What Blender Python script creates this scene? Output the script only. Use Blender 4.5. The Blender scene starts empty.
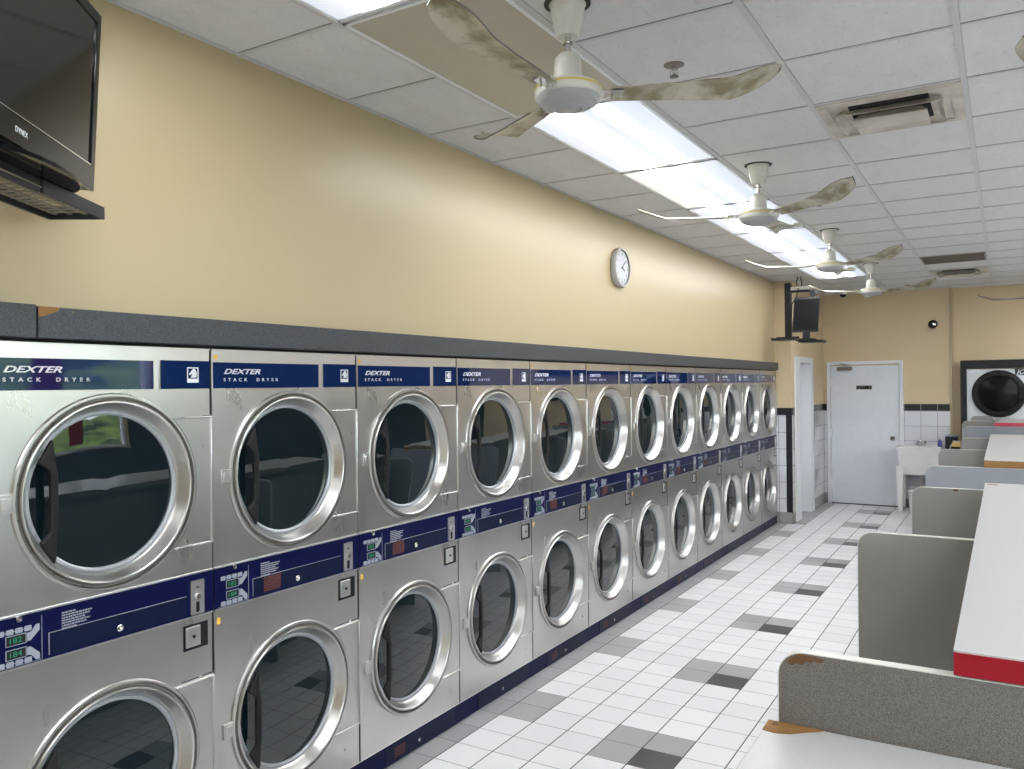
import bpy, math, random
from mathutils import Vector, Matrix
PI = math.pi
S = bpy.context.scene
COL = S.collection

# ------------------------------------------------------------------ camera
cd = bpy.data.cameras.new('camera'); cam = bpy.data.objects.new('camera', cd); COL.objects.link(cam)
cd.sensor_width = 36.0; cd.sensor_fit = 'HORIZONTAL'; cd.lens = 816.677 / 1024 * 36.0
cd.clip_start = 0.05; cd.clip_end = 200
_R = Vector((0.85620811, 0.5165133, -0.0110312)); _U = Vector((0.01000789, 0.00476597, 0.99993856))
_F = Vector((-0.51653414, 0.8562659, 0.00108855))
m = Matrix.Identity(4)
for i in range(3):
    m[i][0] = _R[i]; m[i][1] = _U[i]; m[i][2] = -_F[i]
m[0][3], m[1][3], m[2][3] = 2.47345, 0.0, 1.7609
cam.matrix_world = m
S.camera = cam

# ------------------------------------------------------------------ world and exposure
SKY_STRENGTH = 4.0
TUBE = 15.0           # emission of a lit ceiling diffuser
EXPOSURE = 1.40
w = bpy.data.worlds.new('sky'); S.world = w; w.use_nodes = True
bg = w.node_tree.nodes['Background']; bg.inputs[0].default_value = (0.80, 0.90, 1.0, 1); bg.inputs[1].default_value = SKY_STRENGTH
S.view_settings.view_transform = 'Standard'; S.view_settings.look = 'None'
S.view_settings.gamma = 1; S.view_settings.use_curve_mapping = False; S.view_settings.exposure = EXPOSURE

sl = bpy.data.lights.new('sun', 'SUN'); sl.energy = 3.0; sl.angle = .02; sl.color = (1, .95, .86)
so = bpy.data.objects.new('sun', sl); COL.objects.link(so); so.rotation_euler = (0, -math.radians(42), math.radians(12))
# room dimensions
CE = 3.024            # ceiling height
YF = 12.595           # far wall
XR = 6.2              # right wall
YN = -2.6             # front wall, behind the camera
GX, GY, PX, PY = 0.511, 2.1155, 0.6096, 0.5969   # ceiling grid origin and pitch

# portals: daylight enters by the front and right windows
def portal(loc, rot, sx, sy):
    l = bpy.data.lights.new('daylight_portal', 'AREA'); l.shape = 'RECTANGLE'; l.size = sx; l.size_y = sy
    l.cycles.is_portal = True
    o = bpy.data.objects.new('daylight_portal', l); COL.objects.link(o); o.location = loc; o.rotation_euler = rot
WINR = [(-1.9, 1.9), (2.2, 6.0)]   # right wall windows, y ranges
WINF = [(4.0, 5.8)]    # front wall windows, x ranges
WZ0, WZ1 = 1.45, 2.70
for a, b in WINR: portal((XR + 0.05, (a + b) / 2, (WZ0 + WZ1) / 2), (PI / 2, 0, PI / 2), b - a, WZ1 - WZ0)
for a, b in WINF: portal(((a + b) / 2, YN - 0.05, (WZ0 + WZ1) / 2), (PI / 2, 0, 0), b - a, WZ1 - WZ0)

# ------------------------------------------------------------------ materials
class NT:
    def __init__(s, name):
        s.m = bpy.data.materials.new(name); s.m.use_nodes = True; s.t = s.m.node_tree; s.n = s.t.nodes
        s.b = s.n['Principled BSDF']
    def node(s, typ, **kw):
        n = s.n.new(typ)
        for k, v in kw.items(): setattr(n, k, v)
        return n
    def link(s, a, b): s.t.links.new(a, b)
    def math(s, op, a, b=None, c=None):
        n = s.node('ShaderNodeMath', operation=op)
        for i, v in enumerate((a, b, c)):
            if v is None: continue
            if hasattr(v, 'links'): s.link(v, n.inputs[i])
            else: n.inputs[i].default_value = v
        return n.outputs[0]
    def mix(s, f, a, b):
        n = s.node('ShaderNodeMix', data_type='RGBA')
        for i, v in ((0, f), (6, a), (7, b)):
            if hasattr(v, 'links'): s.link(v, n.inputs[i])
            elif i == 0: n.inputs[0].default_value = v
            else: n.inputs[i].default_value = (*v, 1) if len(v) == 3 else v
        return n.outputs[2]
    def pos(s):
        g = s.node('ShaderNodeNewGeometry'); x = s.node('ShaderNodeSeparateXYZ'); s.link(g.outputs['Position'], x.inputs[0])
        return x.outputs
    def objc(s):
        return s.node('ShaderNodeTexCoord').outputs['Object']
    def noise(s, scale, detail=2, vec=None, rough=.5):
        n = s.node('ShaderNodeTexNoise'); n.inputs['Scale'].default_value = scale; n.inputs['Detail'].default_value = detail
        n.inputs['Roughness'].default_value = rough
        if vec is not None: s.link(vec, n.inputs['Vector'])
        return n.outputs['Fac']
    def ramp(s, f, stops):
        n = s.node('ShaderNodeValToRGB'); s.link(f, n.inputs[0]); e = n.color_ramp.elements
        while len(e) < len(stops): e.new(.5)
        for q, (p, c) in zip(e, stops): q.position = p; q.color = (*c, 1)
        return n.outputs[0]
    def scale(s, vec, sc):
        n = s.node('ShaderNodeMapping'); n.inputs['Scale'].default_value = sc; s.link(vec, n.inputs[0]); return n.outputs[0]
    def bump(s, h, strength, dist=.002):
        n = s.node('ShaderNodeBump'); n.inputs['Strength'].default_value = strength; n.inputs['Distance'].default_value = dist
        s.link(h, n.inputs['Height']); s.link(n.outputs[0], s.b.inputs['Normal'])
    def set(s, **kw):
        for k, v in kw.items():
            i = s.b.inputs[k.replace('_', ' ')]
            if hasattr(v, 'links'): s.link(v, i)
            elif isinstance(v, tuple): i.default_value = (*v, 1)
            else: i.default_value = v
        return s

def plain(name, col, rough=.5, metal=0., **kw):
    t = NT(name)
    f = t.noise(18, 3, t.objc())
    c = t.mix(f, tuple(x * .93 for x in col), tuple(min(1, x * 1.05) for x in col))
    t.set(Base_Color=c, Roughness=rough, Metallic=metal, **kw); return t.m

M = {}
def steel(name, col, r0, r1, sc, metal=1.0, dirt=.12, bumpy=True):
    t = NT(name); oc = t.objc()
    br = t.noise(1, 3, t.scale(oc, sc)); bl = t.noise(3.2, 3, oc)
    c = t.mix(bl, tuple(x * (1 - dirt) for x in col), col)
    r = t.math('MULTIPLY_ADD', br, r1 - r0, r0)
    t.set(Base_Color=c, Roughness=r, Metallic=metal)
    if bumpy: t.bump(br, .05, .001)
    return t.m
M['steel'] = steel('stainless', (.64, .632, .612), .24, .34, (6, 9, 3), dirt=.25, bumpy=False)
M['steel_plate'] = steel('stainless_plate', (.76, .76, .75), .25, .34, (6, 9, 3), bumpy=False)
t = NT('brushed_ring'); t.set(Base_Color=(.54, .53, .51), Metallic=1.0, Roughness=.30); M['ring'] = t.m
M['chrome'] = plain('chrome', (.75, .74, .72), .12, 1.)
M['gasket'] = plain('gasket', (.36, .38, .40), .4, .5)
M['navy'] = plain('navy_panel', (.0012, .003, .038), .35, Specular_IOR_Level=.15)
M['navy2'] = plain('navy_recess', (.002, .006, .028), .35, Specular_IOR_Level=.2)
M['label'] = plain('label_blue', (.0025, .014, .070), .03, IOR=1.55)
M['black'] = plain('black_plastic', (.006, .006, .007), .5, Specular_IOR_Level=.3)
M['gap'] = plain('gap_black', (.006, .006, .006), .9)
M['white_print'] = plain('white_print', (.62, .64, .67), .5)
M['red_print'] = plain('red_print', (.085, .018, .012), .5)
M['grey_button'] = plain('grey_button', (.27, .29, .33), .4)
M['yellow'] = plain('yellow_sticker', (.75, .45, .08), .5)
t = NT('led'); t.set(Base_Color=(.0, .05, .03), Emission_Color=(.02, .75, .38), Emission_Strength=.12); M['led'] = t.m
t = NT('door_glass'); t.set(Base_Color=(.004, .010, .013), Roughness=.015, IOR=1.68); M['glass'] = t.m
M['black_rubber'] = plain('rubber', (.02, .02, .02), .6)

t = NT('wall_paint'); c = t.noise(1.4, 3)
t.set(Base_Color=t.mix(c, (.43, .352, .212), (.46, .378, .23)), Roughness=.36); t.bump(t.noise(60, 2, t.objc()), .03); M['paint'] = t.m
t = NT('wall_paint_lifted'); c = t.noise(1.4, 3)
t.set(Base_Color=t.mix(c, (.62, .50, .315), (.65, .525, .33)), Roughness=.45); M['paint_lifted'] = t.m  # same wall paint, lightened to make up for the dim far end
M['white_wall'] = plain('white_wall', (.70, .69, .66), .6)
M['white_paint'] = plain('white_gloss_paint', (.74, .76, .79), .4)
M['door_paint'] = plain('door_paint', (.70, .73, .78), .42)

# floor tiles
t = NT('floor_tiles'); P = t.pos()
u = t.math('DIVIDE', t.math('SUBTRACT', P[0], 1.158), .2033); v = t.math('DIVIDE', t.math('SUBTRACT', P[1], 3.701), .19578)
cu = t.math('FLOOR', u); cv = t.math('FLOOR', v); fu = t.math('FRACT', u); fv = t.math('FRACT', v)
j = t.math('FLOORED_MODULO', cv, 6.0)
def eq(a, val): return t.math('COMPARE', a, val, .1)
c1, c2, c5, c6 = eq(cu, -1), eq(cu, -2), eq(cu, -5), t.math('LESS_THAN', cu, -5.5)
j5, j0, j1 = eq(j, 5), eq(j, 0), eq(j, 1)
dark = t.math('MULTIPLY', c1, j5)
g = t.math('MAXIMUM', t.math('MULTIPLY', c1, j0), t.math('MULTIPLY', c2, t.math('MAXIMUM', j5, j0)))
farr = t.math('GREATER_THAN', P[1], 10.49)
g = t.math('MAXIMUM', g, t.math('MULTIPLY', c5, t.math('MAXIMUM', t.math('MAXIMUM', j0, j1), farr)))
g = t.math('MAXIMUM', g, c6)
cmb = t.node('ShaderNodeCombineXYZ'); t.link(cu, cmb.inputs[0]); t.link(cv, cmb.inputs[1])
wn = t.node('ShaderNodeTexWhiteNoise'); wn.noise_dimensions = '3D'; t.link(cmb.outputs[0], wn.inputs['Vector'])
rnd = wn.outputs['Value']
white = t.mix(rnd, (.76, .765, .79), (.83, .835, .85))
grey = t.mix(rnd, (.33, .335, .35), (.40, .405, .42))
col = t.mix(g, white, grey); col = t.mix(dark, col, (.035, .037, .042))
def edge(f, wd): return t.math('MAXIMUM', t.math('LESS_THAN', f, wd), t.math('GREATER_THAN', f, 1 - wd))
gr = t.math('MAXIMUM', edge(fu, .015), t.math('MULTIPLY', edge(fv, .012), .75))
col = t.mix(gr, col, (.07, .07, .08))
dirt = t.math('MULTIPLY', t.noise(2.2, 4), .10)
col = t.mix(dirt, col, (.35, .33, .30))
t.set(Base_Color=col, Roughness=t.math('MULTIPLY_ADD', gr, .4, .30), IOR=1.45)
t.bump(t.math('SUBTRACT', 1, gr), .25, .001); M['floor'] = t.m

# ceiling tiles
t = NT('ceiling_tiles'); P = t.pos()
u = t.math('FRACT', t.math('DIVIDE', t.math('SUBTRACT', P[0], GX), PX)); v = t.math('FRACT', t.math('DIVIDE', t.math('SUBTRACT', P[1], GY), PY))
ed = t.math('MAXIMUM', edge(u, .021), edge(v, .021))
fine = t.noise(260, 2)
col = t.mix(fine, (.64, .64, .645), (.76, .76, .765)); mott = t.noise(75, 5, None, .75); col = t.mix(t.math('MULTIPLY', mott, .55), col, (.44, .44, .44))
cu = t.math('FLOOR', t.math('DIVIDE', t.math('SUBTRACT', P[0], GX), PX)); cv = t.math('FLOOR', t.math('DIVIDE', t.math('SUBTRACT', P[1], GY), PY))
cmb = t.node('ShaderNodeCombineXYZ'); t.link(cu, cmb.inputs[0]); t.link(cv, cmb.inputs[1])
wn = t.node('ShaderNodeTexWhiteNoise'); wn.noise_dimensions = '3D'; t.link(cmb.outputs[0], wn.inputs['Vector'])
col = t.mix(t.math('MULTIPLY', wn.outputs['Value'], .10), col, (.40, .39, .37))
pits = t.math('GREATER_THAN', t.noise(260, 1), .67); col = t.mix(t.math('MULTIPLY', pits, .16), col, (.25, .25, .25))
col = t.mix(ed, col, (.16, .15, .15))
t.set(Base_Color=col, Roughness=.9); M['ceiling'] = t.m
M['tbar'] = plain('grid_bar', (.52, .52, .52), .5)

# speckled laminates
def speckle(name, a, b, sc=380, rough=.42, c=None):
    t = NT(name); f = t.noise(sc, 2, t.objc()); f = t.ramp(f, [(.38, a), (.62, b)])
    g = t.noise(3, 3, t.objc())
    t.set(Base_Color=t.mix(t.math('MULTIPLY', g, .25), f, c or a), Roughness=rough); return t.m
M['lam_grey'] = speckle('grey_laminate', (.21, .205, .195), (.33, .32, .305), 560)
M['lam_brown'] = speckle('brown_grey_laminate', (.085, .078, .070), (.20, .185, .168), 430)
M['lam_blue'] = speckle('blue_grey_laminate', (.21, .222, .245), (.27, .28, .305), 620)
M['lam_white'] = speckle('white_laminate', (.40, .40, .397), (.49, .49, .485), 600, .38)
M['lam_black'] = speckle('charcoal_laminate', (.016, .019, .024), (.058, .066, .078), 300, .4)
M['lam_edge'] = plain('pale_edge', (.62, .61, .57), .4)
M['red'] = plain('red_edge', (.26, .0005, .009), .5, Specular_IOR_Level=.3)
M['pink_red'] = plain('faded_red_edge', (.50, .04, .075), .45)
def wood(name, a, b):
    t = NT(name); f = t.noise(8, 5, t.scale(t.objc(), (3, 3, 25)), .65); t.set(Base_Color=t.mix(f, a, b), Roughness=.7); return t.m
M['board'] = wood('particle_board', (.14, .06, .012), (.33, .17, .045))
M['burnt'] = wood('exposed_board', (.03, .015, .008), (.20, .10, .03))

def walltile(name, ax, x0, z0, w, h, col, line, gw=.018, rough=.25):
    t = NT(name); P = t.pos()
    u = t.math('FRACT', t.math('DIVIDE', t.math('SUBTRACT', P[ax], x0), w)); v = t.math('FRACT', t.math('DIVIDE', t.math('SUBTRACT', P[2], z0), h))
    gr = t.math('MAXIMUM', edge_(t, u, gw), edge_(t, v, gw))
    n = t.noise(5, 3); c = t.mix(n, tuple(x * .94 for x in col), col)
    t.set(Base_Color=t.mix(gr, c, line), Roughness=rough); t.bump(t.math('SUBTRACT', 1, gr), .3, .001); return t.m
def edge_(t, f, wd): return t.math('MAXIMUM', t.math('LESS_THAN', f, wd), t.math('GREATER_THAN', f, 1 - wd))
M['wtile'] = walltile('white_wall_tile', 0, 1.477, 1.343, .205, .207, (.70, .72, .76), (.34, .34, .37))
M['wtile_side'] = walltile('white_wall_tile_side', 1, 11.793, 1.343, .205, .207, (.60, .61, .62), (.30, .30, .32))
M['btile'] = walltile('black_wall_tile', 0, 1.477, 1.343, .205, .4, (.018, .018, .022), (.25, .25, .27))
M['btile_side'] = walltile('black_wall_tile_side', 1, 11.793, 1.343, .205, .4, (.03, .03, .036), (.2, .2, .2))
M['gtile'] = walltile('grey_base_tile', 0, 1.477, 0, .205, .6, (.34, .34, .34), (.2, .2, .2))
M['gtile_mid'] = plain('grey_accent_tile', (.22, .22, .22), .3)

M['fan'] = None
t = NT('fan_enamel'); n = t.noise(7, 4, t.objc(), .6)
t.set(Base_Color=t.ramp(n, [(.35, (.50, .49, .43)), (.60, (.60, .595, .55))]), Roughness=.3); M['fan'] = t.m
M['fan_cover'] = plain('fan_cover', (.36, .365, .375), .35)
t = NT('fan_blade'); n = t.noise(9, 4, t.scale(t.objc(), (1, 1, 1)), .6)
t.set(Base_Color=t.ramp(n, [(.36, (.20, .17, .09)), (.58, (.50, .47, .37))]), Roughness=.42); M['blade'] = t.m
M['blade_edge'] = plain('dusty_blade_edge', (.16, .15, .14), .9)
M['gold'] = plain('gold_band', (.55, .45, .15), .35, .6)
t = NT('fan_pale'); t.set(Base_Color=(.72, .78, .72), Roughness=.35); M['fan_pale'] = t.m
M['vent'] = None
t = NT('vent_metal'); n = t.noise(6, 4, t.objc()); t.set(Base_Color=t.ramp(n, [(.3, (.36, .32, .26)), (.65, (.58, .55, .48))]), Roughness=.5); M['vent'] = t.m
M['vent_dark'] = plain('dull_dark_grey', (.14, .13, .11), .8)  # plain dark tone shared by knob, grille backing, deflector and groove ring
M['grille'] = plain('return_grille', (.20, .175, .145), .6)
M['tv'] = plain('tv_case', (.010, .010, .011), .35, Specular_IOR_Level=.25)
t = NT('tv_screen'); t.set(Base_Color=(.006, .006, .006), Roughness=.08, IOR=1.45); M['screen'] = t.m
M['screen_matt'] = plain('matt_screen', (.009, .009, .010), .55, Specular_IOR_Level=.06)
M['dark_glass'] = plain('dark_glass', (.004, .004, .006), .18, Specular_IOR_Level=.15)
M['tv_gloss'] = plain('tv_gloss', (.007, .007, .009), .08, Specular_IOR_Level=.3)
M['bracket'] = plain('bracket_metal', (.016, .017, .020), .5, Specular_IOR_Level=.3)
M['mesh_metal'] = plain('mesh_tray', (.20, .17, .12), .6)
M['clock_case'] = plain('clock_case', (.40, .395, .38), .3)
M['clock_face'] = plain('clock_face', (.50, .52, .55), .5)
M['plastic_white'] = plain('white_plastic', (.80, .81, .80), .4)
M['soap'] = plain('blue_soap', (.12, .13, .45), .2)
M['detergent_yellow'] = plain('yellow_plastic', (.90, .62, .22), .4)
M['enamel'] = plain('washer_enamel', (.66, .70, .72), .3)

# lamps of the ceiling
def lamp_mat(name, warm):
    t = NT(name); P = t.pos(); u = t.math('FRACT', t.math('DIVIDE', t.math('SUBTRACT', P[0], GX), PX))
    cool = (.80, .87, 1.0); hot = (1, 1, 1); left = (1.0, .97, .92) if warm else cool
    c = t.ramp(u, [(0.0, left), (.28, hot), (.42, hot), (.55, cool), (.70, (.90, .94, 1)), (.80, cool), (1.0, cool)])
    st = t.ramp(u, [(0.0, (.018,) * 3), (.20, (.022,) * 3), (.26, (.2,) * 3), (.31, (1,) * 3), (.38, (1,) * 3), (.43, (.2,) * 3), (.49, (.022,) * 3), (.58, (.022,) * 3), (.63, (.35,) * 3), (.69, (.35,) * 3), (.75, (.022,) * 3), (1.0, (.018,) * 3)])
    s = t.math('MULTIPLY', st, TUBE)
    t.set(Base_Color=(.28, .29, .32), Roughness=.4, Emission_Color=c, Emission_Strength=s); return t.m
M['lit'] = lamp_mat('lit_diffuser', False); M['lit_warm'] = lamp_mat('lit_diffuser_warm', True)
M['unlit'] = plain('unlit_diffuser', (.43, .40, .335), .3)

# ------------------------------------------------------------------ mesh helpers
class MB:
    def __init__(s): s.v = []; s.f = []
    def add(s, vs, fs):
        k = len(s.v); s.v += [tuple(p) for p in vs]; s.f += [tuple(i + k for i in f) for f in fs]; return s
    def box(s, x0, x1, y0, y1, z0, z1):
        return s.add([(x0, y0, z0), (x1, y0, z0), (x1, y1, z0), (x0, y1, z0), (x0, y0, z1), (x1, y0, z1), (x1, y1, z1), (x0, y1, z1)],
                     [(0, 3, 2, 1), (4, 5, 6, 7), (0, 1, 5, 4), (1, 2, 6, 5), (2, 3, 7, 6), (3, 0, 4, 7)])
    def obox(s, c, ax, ay, az, hx, hy, hz):        # oriented box
        c = Vector(c); ax, ay, az = Vector(ax) * hx, Vector(ay) * hy, Vector(az) * hz
        vs = [c + ax * a + ay * b + az * d for d in (-1, 1) for a, b in ((-1, -1), (1, -1), (1, 1), (-1, 1))]
        return s.add(vs, [(0, 3, 2, 1), (4, 5, 6, 7), (0, 1, 5, 4), (1, 2, 6, 5), (2, 3, 7, 6), (3, 0, 4, 7)])
    def lathe(s, prof, c=(0, 0, 0), ax='z', n=32, cap0=False, cap1=False):   # prof: (radius, height)
        vs = []; fs = []
        for r, h in prof:
            for i in range(n):
                a = 2 * PI * i / n; p, q = r * math.cos(a), r * math.sin(a)
                vs.append({'z': (c[0] + p, c[1] + q, c[2] + h), 'x': (c[0] + h, c[1] + p, c[2] + q), 'y': (c[0] + q, c[1] + h, c[2] + p)}[ax])
        for k in range(len(prof) - 1):
            for i in range(n):
                j = (i + 1) % n; fs.append((k * n + i, k * n + j, (k + 1) * n + j, (k + 1) * n + i))
        if cap0: fs.append(tuple(reversed(range(n))))
        if cap1: fs.append(tuple(range((len(prof) - 1) * n, len(prof) * n)))
        return s.add(vs, fs)
    def cyl(s, c, r, h, ax='z', n=24): return s.lathe([(r, 0), (r, h)], c, ax, n, True, True)
    def tube(s, pts, r, n=10):
        pts = [Vector(p) for p in pts]; vs = []; fs = []; up = Vector((0, 0, 1))
        for k, p in enumerate(pts):
            d = (pts[min(k + 1, len(pts) - 1)] - pts[max(k - 1, 0)]).normalized()
            a = d.cross(up if abs(d.z) < .95 else Vector((0, 1, 0))).normalized(); b = d.cross(a).normalized()
            for i in range(n):
                t = 2 * PI * i / n; vs.append(p + (a * math.cos(t) + b * math.sin(t)) * r)
        for k in range(len(pts) - 1):
            for i in range(n):
                j = (i + 1) % n; fs.append((k * n + i, k * n + j, (k + 1) * n + j, (k + 1) * n + i))
        fs.append(tuple(range(n))); fs.append(tuple(range((len(pts) - 1) * n, len(pts) * n)))
        return s.add(vs, fs)
    def prism(s, poly, a, b, f):                   # poly of 2d points; f(u,v,d) -> xyz
        n = len(poly); vs = [f(u, v, a) for u, v in poly] + [f(u, v, b) for u, v in poly]
        fs = [tuple(range(n)), tuple(reversed(range(n, 2 * n)))] + [(i, i + n, (i + 1) % n + n, (i + 1) % n) for i in range(n)]
        return s.add(vs, fs)
    def build(s, name, mat, parent=None, bevel=0, smooth=True, ang=35, fix=True):
        me = bpy.data.meshes.new(name); me.from_pydata(s.v, [], s.f); me.validate()
        if fix:
            import bmesh
            b = bmesh.new(); b.from_mesh(me); bmesh.ops.recalc_face_normals(b, faces=b.faces); b.to_mesh(me); b.free()
        if smooth and len(me.polygons):
            me.polygons.foreach_set('use_smooth', [True] * len(me.polygons)); me.set_sharp_from_angle(angle=math.radians(ang))
        me.materials.append(M[mat] if isinstance(mat, str) else mat)
        o = bpy.data.objects.new(name, me); COL.objects.link(o)
        if parent is not None: o.parent = parent
        if bevel:
            q = o.modifiers.new('bevel', 'BEVEL'); q.width = bevel; q.segments = 2; q.limit_method = 'ANGLE'; q.angle_limit = math.radians(40)
        return o

def tag(o, label, cat, group=None):
    o['label'] = label; o['category'] = cat
    if group: o['group'] = group
    return o
def thing(name, loc, label, cat, group=None, rz=0):
    o = bpy.data.objects.new(name, None); COL.objects.link(o); o.location = loc; o.rotation_euler = (0, 0, rz); o.empty_display_size = .1
    return tag(o, label, cat, group)
def struct(name, mb, mat, **kw):
    o = mb.build(name, mat, **kw); o['kind'] = 'structure'; return o
def copy_tree(o, parent=None):
    c = o.copy(); COL.objects.link(c); c.parent = parent
    for ch in o.children: copy_tree(ch, c)
    return c
def text(name, s, size, mat, parent, f, shear=0, spacing=1.0, bold=0, align='LEFT', extrude=.0004, width=None):
    cu = bpy.data.curves.new('text', 'FONT'); cu.body = s; cu.size = size; cu.shear = shear; cu.space_character = spacing
    cu.offset = bold; cu.align_x = align; cu.extrude = extrude; cu.resolution_u = 3
    o = bpy.data.objects.new('text', cu); COL.objects.link(o)
    dg = bpy.context.evaluated_depsgraph_get(); me = bpy.data.meshes.new_from_object(o.evaluated_get(dg)); bpy.data.objects.remove(o)
    k = 1.0
    if width:
        xs = [v.co.x for v in me.vertices]; k = width / max(1e-6, max(xs) - min(xs))
    for v in me.vertices: v.co = Vector(f(v.co.x * k, v.co.y, v.co.z))
    me.name = name; me.materials.clear(); me.materials.append(M[mat])
    r = bpy.data.objects.new(name, me); COL.objects.link(r); r.parent = parent; return r
def rrect(w, h, r, cx=0, cy=0, n=5, corners=(1, 1, 1, 1)):
    pts = []
    for k, (sx, sy) in enumerate(((1, 1), (-1, 1), (-1, -1), (1, -1))):
        x, y = cx + sx * w / 2, cy + sy * h / 2
        if not corners[k]: pts.append((x, y)); continue
        for i in range(n + 1):
            a = PI / 2 * (k + i / n); pts.append((x - sx * r + r * math.cos(a), y - sy * r + r * math.sin(a)))
    return pts
XP = lambda u, v, d: (d, u, v)       # panel facing +x (u along y)
YP = lambda u, v, d: (u, -d, v)      # panel facing -y (u along x)

# ------------------------------------------------------------------ the room
struct('floor', MB().box(-.9, XR, YN, 13.2, -.05, 0), 'floor', smooth=False)
struct('ceiling', MB().box(-.95, XR + .2, YN - .2, 13.2, CE, CE + .05), 'ceiling', smooth=False)
g = MB()
i = -1
x = GX
while x < XR: g.box(x - .012, x + .012, YN, 12.9, CE - .006, CE - .0005); x += PX
k = -8
while GY + PY * k < 12.9:
    y = GY + PY * k
    g.box(0, XR, y - .009, y + .009, CE - .004, CE - .0006); k += 1
g.box(0, .02, YN, YF, CE - .006, CE - .0005)
struct('trim_1', g, 'tbar', smooth=False)

Z_TOP = 1.905
wl = MB().box(-.12, 0, YN, 10.5, 1.95, CE).box(-.12, 0, YN, 1.16, 0, 1.95)
struct('wall_left', wl, 'paint', smooth=False)
struct('wall_left_back', MB().box(-.90, -.85, YN, 10.5, 0, CE), 'white_wall', smooth=False)
struct('wall_left_jog', MB().box(-.9, .02, 10.5, YF + .1, 0, CE).box(.02, .2, 10.5, 10.93, 0, CE).box(.02, .2, 11.62, YF + .1, 0, CE).box(.02, .2, 10.93, 11.62, 2.03, CE), 'paint_lifted', smooth=False)
struct('wall_back', MB().box(.2, 1.86, YF, YF + .3, 0, CE), 'paint_lifted', smooth=False)
struct('wall_back_recess', MB().box(1.86, XR, 12.70, 13.0, 0, CE), 'paint_lifted', smooth=False)
wr = MB().box(XR, XR + .15, YN, 13, 0, WZ0).box(XR, XR + .15, YN, 13, WZ1, CE).box(XR, XR + .15, YN, WINR[0][0], WZ0, WZ1).box(XR, XR + .15, WINR[0][1], WINR[1][0], WZ0, WZ1).box(XR, XR + .15, WINR[1][1], 13, WZ0, WZ1)
struct('wall_right', wr, 'paint', smooth=False)
wf = MB().box(-.9, XR, YN - .15, YN, 0, WZ0).box(-.9, XR, YN - .15, YN, WZ1, CE).box(-.9, WINF[0][0], YN - .15, YN, WZ0, WZ1).box(WINF[0][1], XR, YN - .15, YN, WZ0, WZ1)
struct('wall_front', wf, 'paint', smooth=False)
t = NT('window_pane'); t.n.remove(t.b); out = t.n['Material Output']
a = t.node('ShaderNodeBsdfTransparent'); b = t.node('ShaderNodeBsdfGlossy'); b.inputs['Roughness'].default_value = .01
mx = t.node('ShaderNodeMixShader'); mx.inputs[0].default_value = .06; t.link(a.outputs[0], mx.inputs[1]); t.link(b.outputs[0], mx.inputs[2]); t.link(mx.outputs[0], out.inputs[0]); M['pane'] = t.m
n = 0
for a, b in WINR:
    n += 1; f = MB()
    for q in (a, (a + b) / 2, b): f.box(XR - .01, XR + .08, q - .03, q + .03, WZ0, WZ1)
    for q in (WZ0, WZ1): f.box(XR - .01, XR + .08, a, b, q - .03, q + .03)
    o = struct('window_%d' % n, f, 'white_paint', smooth=False); MB().box(XR + .02, XR + .026, a, b, WZ0, WZ1).build('pane', 'pane', o)
for a, b in WINF:
    n += 1; f = MB()
    for q in (a, (a + b) / 2, b): f.box(q - .03, q + .03, YN - .08, YN + .01, WZ0, WZ1)
    for q in (WZ0, WZ1): f.box(a, b, YN - .08, YN + .01, q - .03, q + .03)
    o = struct('window_%d' % n, f, 'white_paint', smooth=False); MB().box(a, b, YN - .026, YN - .02, WZ0, WZ1).build('pane', 'pane', o)
struct('added_panel_low', MB().box(XR - .03, XR - .001, YN + .1, 12.7, 0, 1.40), 'lam_black', smooth=False)  # unseen dark panelling, added to darken reflections in the dryer glass
struct('added_panel_high', MB().box(XR - .03, XR - .001, 6.15, 12.7, 1.402, 2.35), 'lam_black', smooth=False)  # unseen upper part, added to keep the upper glass reflections dark
bn = MB().box(-.002, .002, -.16, .16, -1.05, 0).build('window_banner', 'red'); bn.location = (XR - .06, 4.80, 2.62); tag(bn, 'red banner hanging in a window, mirrored in the nearest dryer', 'banner')
# outside ground and hedge, seen only as reflections in the dryer fronts
t = NT('asphalt'); t.set(Base_Color=t.mix(t.noise(6, 4), (.16, .16, .16), (.22, .22, .22)), Roughness=.9)
struct('ground_outside', MB().box(-30, 40, -40, 40, -.3, -.1), t.m, smooth=False)
t = NT('foliage'); t.set(Base_Color=t.ramp(t.noise(9, 4), [(.35, (.01, .03, .01)), (.6, (.16, .24, .06))]), Roughness=.8)
hm = MB(); random.seed(3)
for i in range(26):
    hm.lathe([(.05, -1.3), (1.0, -.9), (1.35, -.2), (1.1, .6), (.6, 1.1), (.05, 1.3)], (15 + random.random() * 1.5, -6 + i * .75, 1.2 + random.random() * .7), 'z', 9)
hd = hm.build('hedge', t.m); hd['kind'] = 'stuff'; tag(hd, 'green hedge growing outside beyond the windows', 'hedge')

# charcoal ledge over the dryers, two lengths with a seam
def hit_seam(): return 1.333
struct('trim_2', MB().box(-.1, .045, 1.336, 10.49, 1.915, 2.010), 'lam_black', bevel=.003)
struct('trim_3', MB().box(-.1, .045, -1.2, 1.332, 1.915, 2.014), 'lam_black', bevel=.003)
o = bpy.data.objects['trim_2']
MB().prism([(1.337, 2.009), (1.400, 2.009), (1.396, 1.999), (1.375, 1.990), (1.352, 1.981), (1.337, 1.979)], .0452, .0462, XP).build('chip', 'board', o)
MB().prism([(1.437, 1.996), (1.444, 1.998), (1.441, 2.003)], .0452, .0462, XP).build('chip', 'board', o)
struct('ledge_shade', MB().box(-.1, .012, 1.17, 10.49, 1.9065, 1.9145), 'gap', smooth=False)  # black strip standing in for the shadow under the ledge

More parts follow.
